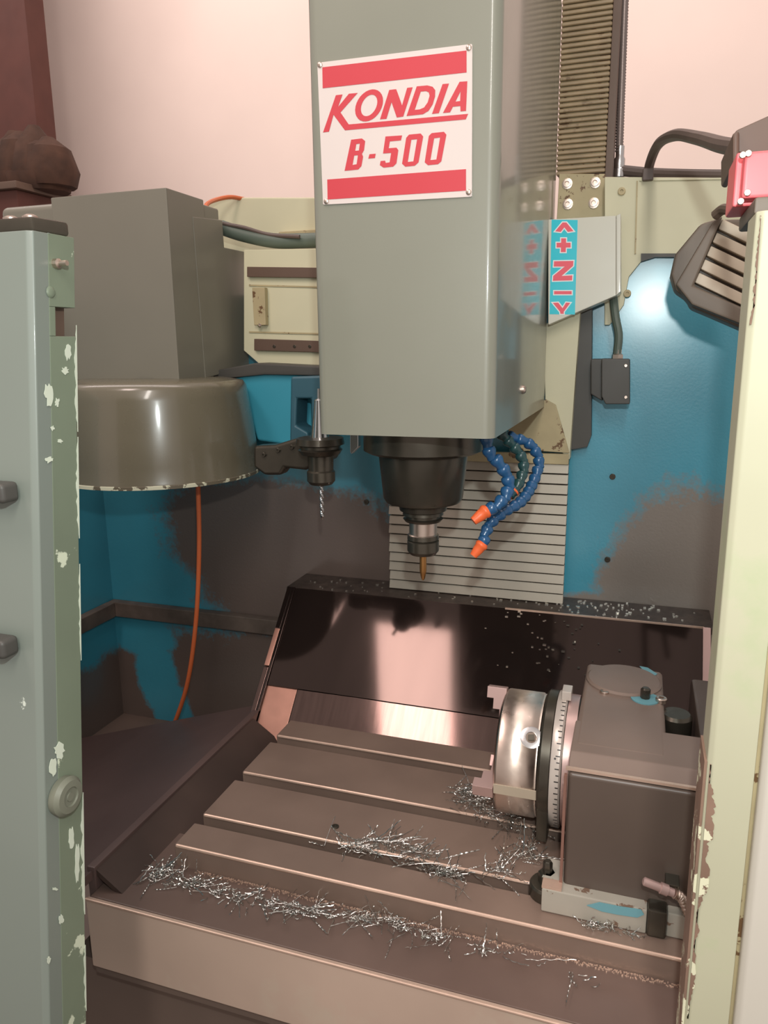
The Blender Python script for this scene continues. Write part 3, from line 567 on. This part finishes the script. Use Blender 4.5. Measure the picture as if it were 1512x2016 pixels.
# ------------------------------------------------------------------ segmented coolant hoses
def loc(pts, r, m, label, nozz, nm_last, dark=None):
    path = spl(pts, 12); L_ = [0]
    for i in range(1, len(path)): L_.append(L_[-1]+(path[i]-path[i-1]).length)
    t = thing('coolant_hose', label, 'coolant hose', path[0], 'segmented coolant hoses')
    step = r*1.75; s = 0
    def pt(s_):
        s_ = max(0, min(L_[-1]-1e-6, s_))
        for i in range(1, len(L_)):
            if L_[i] >= s_: return path[i-1].lerp(path[i], (s_-L_[i-1])/(L_[i]-L_[i-1]))
        return path[-1]
    while s < L_[-1]:
        a = pt(s); d = (pt(s+step)-pt(s-step)).normalized()
        MB().rev(a, d, [(r*.62, -step*.1), (r*.95, step*.05), (r*1.02, step*.3), (r*.88, step*.55), (r*.70, step*.75), (r*.74, step*.98), (r*.6, step*1.1)], 14).build('hose_segment', m, t, ang=60)
        s += step
    d = nozz[1].normalized(); ln = nozz[0]
    MB().rev(path[-1], d, [(r*.8, -.003), (r*1.05, 0), (r*1.05, ln*.12), (r*.9, ln*.2), (r*.86, ln*.45), (r*.62, ln), (r*.4, ln)], 16).build('nozzle', m_orange, t, ang=40)
    return t
RH = .0080
pA = [at(957, 858, Y=.90), at(962, 885, Y=.90), at(985, 915, Y=.905), at(1000, 945, Y=.91), at(995, 975, Y=.90), at(974, 996, Y=.89), at(957, 1006, Y=.885)]
loc(pA, RH*1.05, m_loc, 'nearest thick blue segmented coolant hose with upper orange nozzle', (.020, at(928, 1030, Y=.875)-at(958, 1006, Y=.885)), 0)
pB = [at(1000, 858, Y=1.02), at(1040, 873, Y=1.03), at(1060, 905, Y=1.03), at(1050, 948, Y=1.01), at(1028, 985, Y=.97), at(995, 1006, Y=.94), at(966, 1030, Y=.92), at(955, 1058, Y=.91), at(949, 1072, Y=.905)]
loc(pB, RH*.98, m_loc, 'rightmost blue segmented coolant hose ending in the lowest orange nozzle', (.018, at(932, 1092, Y=.90)-at(949, 1070, Y=.905)), 0)
pC = [at(984, 852, Y=.99), at(1010, 878, Y=1.0), at(1029, 906, Y=1.0), at(1026, 940, Y=.99), at(1012, 966, Y=.975)]
loc(pC, RH*.95, m_locd, 'dark teal middle segmented coolant hose with small orange nozzle', (.014, at(994, 982, Y=.965)-at(1012, 964, Y=.975)), 0)

# ------------------------------------------------------------------ rotary table and chuck
cY, cZ = .925, -.530
rt = thing('rotary_table', 'worn grey rotary indexing table bolted on the right end of machining table', 'rotary table', (.0, .88, -.62))
MB().box(-.050, .130, .760, .800, -.594, -.452).build('front_cover', m_rotf, rt, .005, 3)
MB().slab([(-.050, .764, -.453), (-.050, .786, -.440), (-.050, .86, -.440), (-.050, .86, -.55), (-.050, .79, -.55)], (.18, 0, 0)).build('top_facet', m_rot, rt, .002)
MB().box(-.048, .052, .80, 1.035, -.60, -.4395).build('gear_housing', m_rot, rt, .006, 3)
q = at(1235, 1272, Z=-.43)
MB().lathe((.002, .985, 0), [(.048, -.58), (.048, -.4375), (.045, -.435), (.02, -.434)], n=40).build('rear_boss', m_rot, rt)
MB().box(.050, .13, .82, .90, -.60, -.475).build('motor_bracket', m_rotf, rt, .004)
MB().box(.088, .16, .80, 1.03, -.60, -.442).build('motor_housing', m_rotf, rt, .005)
q = at(1333, 1420, Z=-.445); MB().lathe((q.x, q.y+.02, 0), [(.019, -.58), (.019, -.448), (.016, -.444), (.006, -.444)], n=28).build('motor_plug', m_dark, rt)
q = at(1270, 1376, Z=-.4395); MB().lathe((q.x, q.y, 0), [(.0175, -.4395), (.0175, -.438), (.009, -.4378)], n=28).build('blue_washer', m_bpaint, rt)
MB().lathe((q.x, q.y, 0), [(.006, -.438), (.006, -.426), (.004, -.424)], n=8).build('bolt', m_dark, rt)
q2 = at(1190, 1364, Z=-.4395); screw('socket_screw', q2, (0, 0, 1), .006, m_steel, rt, .003)
q2 = at(1318, 1384, Z=-.4395); screw('oil_plug', (.048, q2.y, -.4395), (0, 0, 1), .007, m_steel, rt, .006)
b = MB(); p_ = [at(x, y, Z=-.4392) for x, y in ((1259, 1312), (1275, 1315), (1300, 1328), (1290, 1330), (1268, 1322))]; b.slab([(min(v.x, .045), v.y, v.z) for v in p_], (0, 0, .0006)).build('paint_chip', m_bpaint, rt)
MB().slab([(-.0525, .7655, -.4505), (-.0525, .7655, -.4475), (.085, .7655, -.4475), (.085, .7655, -.4505)], (0, -.004, 0)).build('cover_bead', m_edge, rt)
MB().box(-.0535, -.0505, .757, .763, -.590, -.455).build('red_edge', mat('red_brown_seal', (132, 96, 84), .5), rt)
# disc stack
MB().lathe((0, cY, cZ), [(.05, -.092), (.083, -.092), (.086, -.089), (.086, -.078), (.082, -.076)], 'X', 72).build('dark_flange', m_dark, rt)
MB().slab([(-.091, cY-.080, -.604), (-.091, cY+.06, -.604), (-.091, cY+.06, cZ), (-.091, cY-.080, cZ)], (.014, 0, 0)).build('flange_plate', m_dark, rt, .002)
ring = MB().lathe((0, cY, cZ), [(.07, -.077), (.0855, -.077), (.0865, -.0755), (.0865, -.066), (.085, -.065), (.084, -.064)], 'X', 96).build('scale_ring', m_scale, rt)
for k in range(72):
    a = 2*pi*k/72; ln = .006 if k % 2 else .0085
    if cos(a) > .2: continue
    b = MB(); rr = .0868; u = Vector((0, cos(a), sin(a))); v = Vector((0, -sin(a), cos(a))); c0 = Vector((-.066, cY, cZ))+u*rr
    b.hexa([c0-v*.0006, c0+v*.0006, c0+v*.0006+Vector((-ln*.6, 0, 0)), c0-v*.0006+Vector((-ln*.6, 0, 0))], [p+u*.0002 for p in (c0-v*.0006, c0+v*.0006, c0+v*.0006+Vector((-ln*.6, 0, 0)), c0-v*.0006+Vector((-ln*.6, 0, 0)))]).build('graduation', m_tick, ring)
p = at(1121, 1416, X=-.066)
u = Vector((0, -cos(radians(28)), sin(radians(28)))); MB().rev(Vector((-.0715, cY, cZ))+u*.0862, u, [(.0013, 0), (.0012, .0008)], 10).build('zero_mark', m_tick, ring)
MB().lathe((0, cY, cZ), [(.07, -.063), (.083, -.063), (.083, -.050)], 'X', 72).build('inner_ring', m_pinkm, rt)
MB().lathe((0, cY, cZ), [(.07, -.0645), (.080, -.0645), (.080, -.049)], 'X', 72).build('gap_ring', m_dark, rt)
MB().box(-.072, -.060, cY-.01, cY+.012, cZ+.086, cZ+.098).build('index_pointer', m_scale, rt, .001)
ck = thing('lathe_chuck', 'polished steel three jaw chuck facing left on the rotary table', 'chuck', (-.12, cY, cZ-.08))
MB().lathe((0, cY, cZ), [(.03, -.147), (.074, -.147), (.0795, -.144), (.080, -.142), (.080, -.098), (.0785, -.0965), (.0785, -.0935), (.076, -.0925)], 'X', 96).build('chuck_body', m_turn, ck, ang=50)
def onchuck(px, py):                         # point of the cylinder seen at a pixel
    d = ray(px, py); a = d.y**2+d.z**2; bq = -2*(d.y*cY+d.z*cZ); c = cY**2+cZ**2-.080**2; k = (-bq-math.sqrt(max(0, bq*bq-4*a*c)))/(2*a); return d*k
p = onchuck(1046, 1452); u = (p-Vector((p.x, cY, cZ))).normalized()
MB().rev(p-u*.003, u, [(.0135, 0), (.0135, .0032), (.0115, .0036), (.007, .0036), (.0065, .002), (.0065, .001)], 28).build('key_socket', m_silver, ck)
MB().rev(p-u*.003, u, [(.0052, 0), (.005, .0042)], 4).build('key_square', m_dark, ck)
b = MB(); p = onchuck(1020, 1560); u = (p-Vector((p.x, cY, cZ))).normalized(); vv = Vector((1, 0, 0)).cross(u); 
for s_, nm_, mm in ((.027, 'name_tag', m_fin),):
    cc = Vector((-.118, cY, cZ))+u*.0798; b = MB(); b.hexa([cc+Vector((a_*s_, 0, 0))+vv*e*.007 for a_, e in ((-1, -1), (1, -1), (1, 1), (-1, 1))], [cc+u*.001+Vector((a_*s_, 0, 0))+vv*e*.007 for a_, e in ((-1, -1), (1, -1), (1, 1), (-1, 1))]).build(nm_, mm, ck)
for ang_ in (74, 194, 314):
    a = radians(ang_); u = Vector((0, -cos(a), sin(a))) if False else Vector((0, cos(a), sin(a))); v = Vector((0, -sin(a), cos(a)))
    prof = [(-.146, .022), (-.146, .081), (-.172, .081), (-.172, .066), (-.163, .066), (-.163, .052), (-.154, .052), (-.154, .022)]
    MB().slab([Vector((x, cY, cZ))+u*r_-v*.008 for x, r_ in prof], v*.016).build('jaw', m_pinkm, ck, .0006)
# base of the rotary table
MB().box(-.0715, .040, .745, .80, -.6195, -.590).build('base_foot', m_rbase, rt, .002)
MB().box(.040, .060, .742, .80, -.6195, -.586).build('base_clamp', m_dark, rt, .003)
MB().box(.060, .13, .748, .80, -.6195, -.590).build('base_foot', m_rbase, rt, .002)
for x in (-.0716,): MB().box(x, -.050, .746, .76, -.5902, -.5872).build('foot_rim', m_edge, rt)
b = MB(); bp_ = [at(x, y, Y=.7445) for x, y in ((1155, 1782), (1180, 1776), (1220, 1784), (1262, 1790), (1268, 1800), (1255, 1806), (1215, 1800), (1185, 1794))]
b.slab(bp_, (0, -.0006, 0)).build('blue_paint_patch', m_bpaint, rt)
MB().box(-.05, .10, .80, 1.03, -.6195, -.5995).build('base_plate', m_rot, rt)
nb = thing('clamp_nut', 'dark round clamping nut with washer beside the rotary table foot', 'nut', (at(1086, 1722, Z=-.6).x, .778, -.6195))
cx_ = at(1086, 1722, Z=-.6).x; MB().lathe((cx_-.004, .775, 0), [(.020, -.6195), (.020, -.607), (.018, -.604), (.009, -.604)], n=32).build('washer', m_dark, nb, .0004)
MB().lathe((cx_-.004, .775, 0), [(.0105, -.604), (.0105, -.592), (.0085, -.590), (.0055, -.590), (.0055, -.578), (.004, -.576)], n=6).build('nut_body', m_dark, nb)
af = thing('air_fitting', 'steel air fitting with braided elbow on the rotary table front', 'fitting', at(1300, 1745, Y=.745))
p0, p1, p2 = at(1266, 1734, Y=.735), at(1326, 1758, Y=.738), at(1356, 1800, Y=.744)
d = p1-p0; l = d.length
MB().rev(p0, d, [(.003, 0), (.0045, l*.04), (.0045, l*.55), (.006, l*.57), (.006, l*.8), (.0045, l*.82), (.0045, l)], 14).build('fitting_body', m_brass if False else m_pinkm, af)
b = MB(); pth = spl([p1, p1.lerp(p2, .3)+Vector((.003, 0, .003)), p2], 14); b.tube(pth, 0, 10, [.0058 if i % 3 else .0046 for i in range(len(pth))]).build('elbow_hose', m_steel, af, ang=60)
MB().box(p1.x-.008, p1.x+.006, .742, .762, p1.z-.006, p1.z+.006).build('mount_lug', m_dark, af, .001)

# ------------------------------------------------------------------ steel shavings
def curls(name, label, spots, n, seed, zoff=0., lmin=.012, lmax=.04):
    rn = random.Random(seed); b = MB()
    for i in range(n):
        cx, cy, cz, sx, sy, ang = rn.choice(spots)
        u_, v_ = rn.gauss(0, .45), rn.gauss(0, .45); u_ = max(-1, min(1, u_)); v_ = max(-1, min(1, v_))
        x = cx+(u_*sx)*cos(ang)-(v_*sy)*sin(ang); y = cy+(u_*sx)*sin(ang)+(v_*sy)*cos(ang)
        hgt = .010*math.exp(-(u_*u_+v_*v_)*3); z = cz+.0008+rn.random()*hgt
        L_ = rn.uniform(lmin, lmax)*(1.25 if rn.random() < .35 else .42); a = rn.uniform(0, 2*pi) if rn.random() < .5 else ang+rn.gauss(0, .7); e = rn.uniform(-.05, .35) if rn.random() < .8 else rn.uniform(.3, 1.1)
        d = Vector((cos(a)*cos(e), sin(a)*cos(e), sin(e))); s1 = d.orthogonal().normalized(); s2 = d.cross(s1)
        hr = rn.uniform(.0001, .0013)*(1 if L_ < .02 else .5); tw = rn.uniform(2, 7)*(L_/.03); nn = max(6, int(tw*6)); bend = Vector((rn.gauss(0, 1), rn.gauss(0, 1), 0))*L_*.12
        base = Vector((x, y, z))
        pts = [base+d*(L_*k/nn)+bend*((k/nn)**2)+(s1*cos(tw*2*pi*k/nn)+s2*sin(tw*2*pi*k/nn))*hr for k in range(nn+1)]
        pts = [Vector((p.x, p.y, max(p.z, cz+.0006))) for p in pts]
        b.tube(pts, rn.uniform(.00035, .00065), 3)
    o = b.build(name, m_chips, ang=80, loc=(spots[0][0], spots[0][1], spots[0][2])); tag(o, label, 'metal shavings', 'piles of steel shavings', 'stuff'); return o
def S(px, py, Z, sx, sy, ang): p = at(px, py, Z=Z); return (p.x, p.y, p.z, sx, sy, ang)
curls('steel_shavings', 'curly steel shavings heaped against the chuck on the table', [S(940, 1590, -.62, .035, .03, -.3), S(990, 1615, -.62, .045, .022, -.5), S(915, 1570, -.62, .02, .03, .4)], 170, 1)
curls('steel_shavings', 'curly steel shavings heaped mid table over the second slot', [S(760, 1670, -.62, .055, .018, .0), S(820, 1690, -.62, .05, .018, -.3), S(700, 1672, -.62, .04, .010, 0.1), S(870, 1720, -.62, .03, .006, 0)], 230, 2)
curls('steel_shavings', 'loose steel shavings beside the clamping nut of the rotary table', [S(1010, 1690, -.62, .04, .018, .8), S(1040, 1680, -.62, .015, .03, .5), S(980, 1720, -.62, .03, .008, .4)], 90, 3)
curls('steel_shavings', 'long trail of steel shavings along the left front of the table', [S(310, 1725, -.65, .03, .014, 1.0), S(370, 1745, -.65, .04, .010, .05), S(450, 1765, -.65, .04, .011, .0), S(540, 1785, -.65, .045, .011, 0), S(610, 1800, -.65, .03, .008, .2)], 270, 4, lmax=.03)
curls('steel_shavings', 'sparse steel shavings in the middle of the front tray', [S(780, 1830, -.65, .035, .010, -.1), S(750, 1815, -.65, .03, .008, 0), S(850, 1850, -.65, .03, .008, -.3), S(700, 1815, -.65, .03, .006, 0)], 120, 5)
curls('steel_shavings', 'few long steel shavings at the right of the front tray', [S(950, 1875, -.65, .04, .008, 0), S(1000, 1880, -.65, .04, .005, -.1), S(1130, 1930, -.65, .02, .008, -.4)], 34, 6)
curls('steel_shavings', 'fine steel shavings lying on the pale foot of the rotary table', [(0.0, .7375, -.62, .035, .004, 0)], 60, 8, lmin=.004, lmax=.014)
rn = random.Random(11); b = MB()
for k in range(180):
    r = rn.random()
    if r < .45: x, y, z = rn.uniform(-.60, .115), rn.uniform(1.25, 1.33), -.4472
    elif r < .75: x, y, z = rn.gauss(-.02, .06), rn.uniform(1.25, 1.32), -.4472
    else:
        t_ = rn.uniform(.55, .98); p = I(rn.gauss(-.13, .05), t_, .0006); x, y, z = p
    s_ = rn.uniform(.0008, .0020); b.box(x-s_, x+s_*rn.uniform(.6, 2), y-s_, y+s_, z, z+s_*1.4)
tag(b.build('metal_specks', m_drop, loc=(-.1, 1.28, -.44)), 'bright wet metal specks scattered on the dark ledge below the slatted cover', 'metal specks', None, 'stuff')
# rough weld-like residue along the base of the table front
b = MB(); x = -.50
while x < .20:
    s_ = rn.uniform(.0005, .0013); y_ = .7195-rn.random()**2*.006; b.box(x, x+rn.uniform(.0006, .002), y_-s_, y_, -.650, -.650+s_*1.2); x += rn.uniform(.0003, .0012)
tag(b.build('metal_dust', m_edge, loc=(-.2, .716, -.65)), 'line of bright metal dust along the foot of the table front', 'metal dust', None, 'stuff')
for o in bpy.data.objects:
    if '_w' in o: del o['_w']
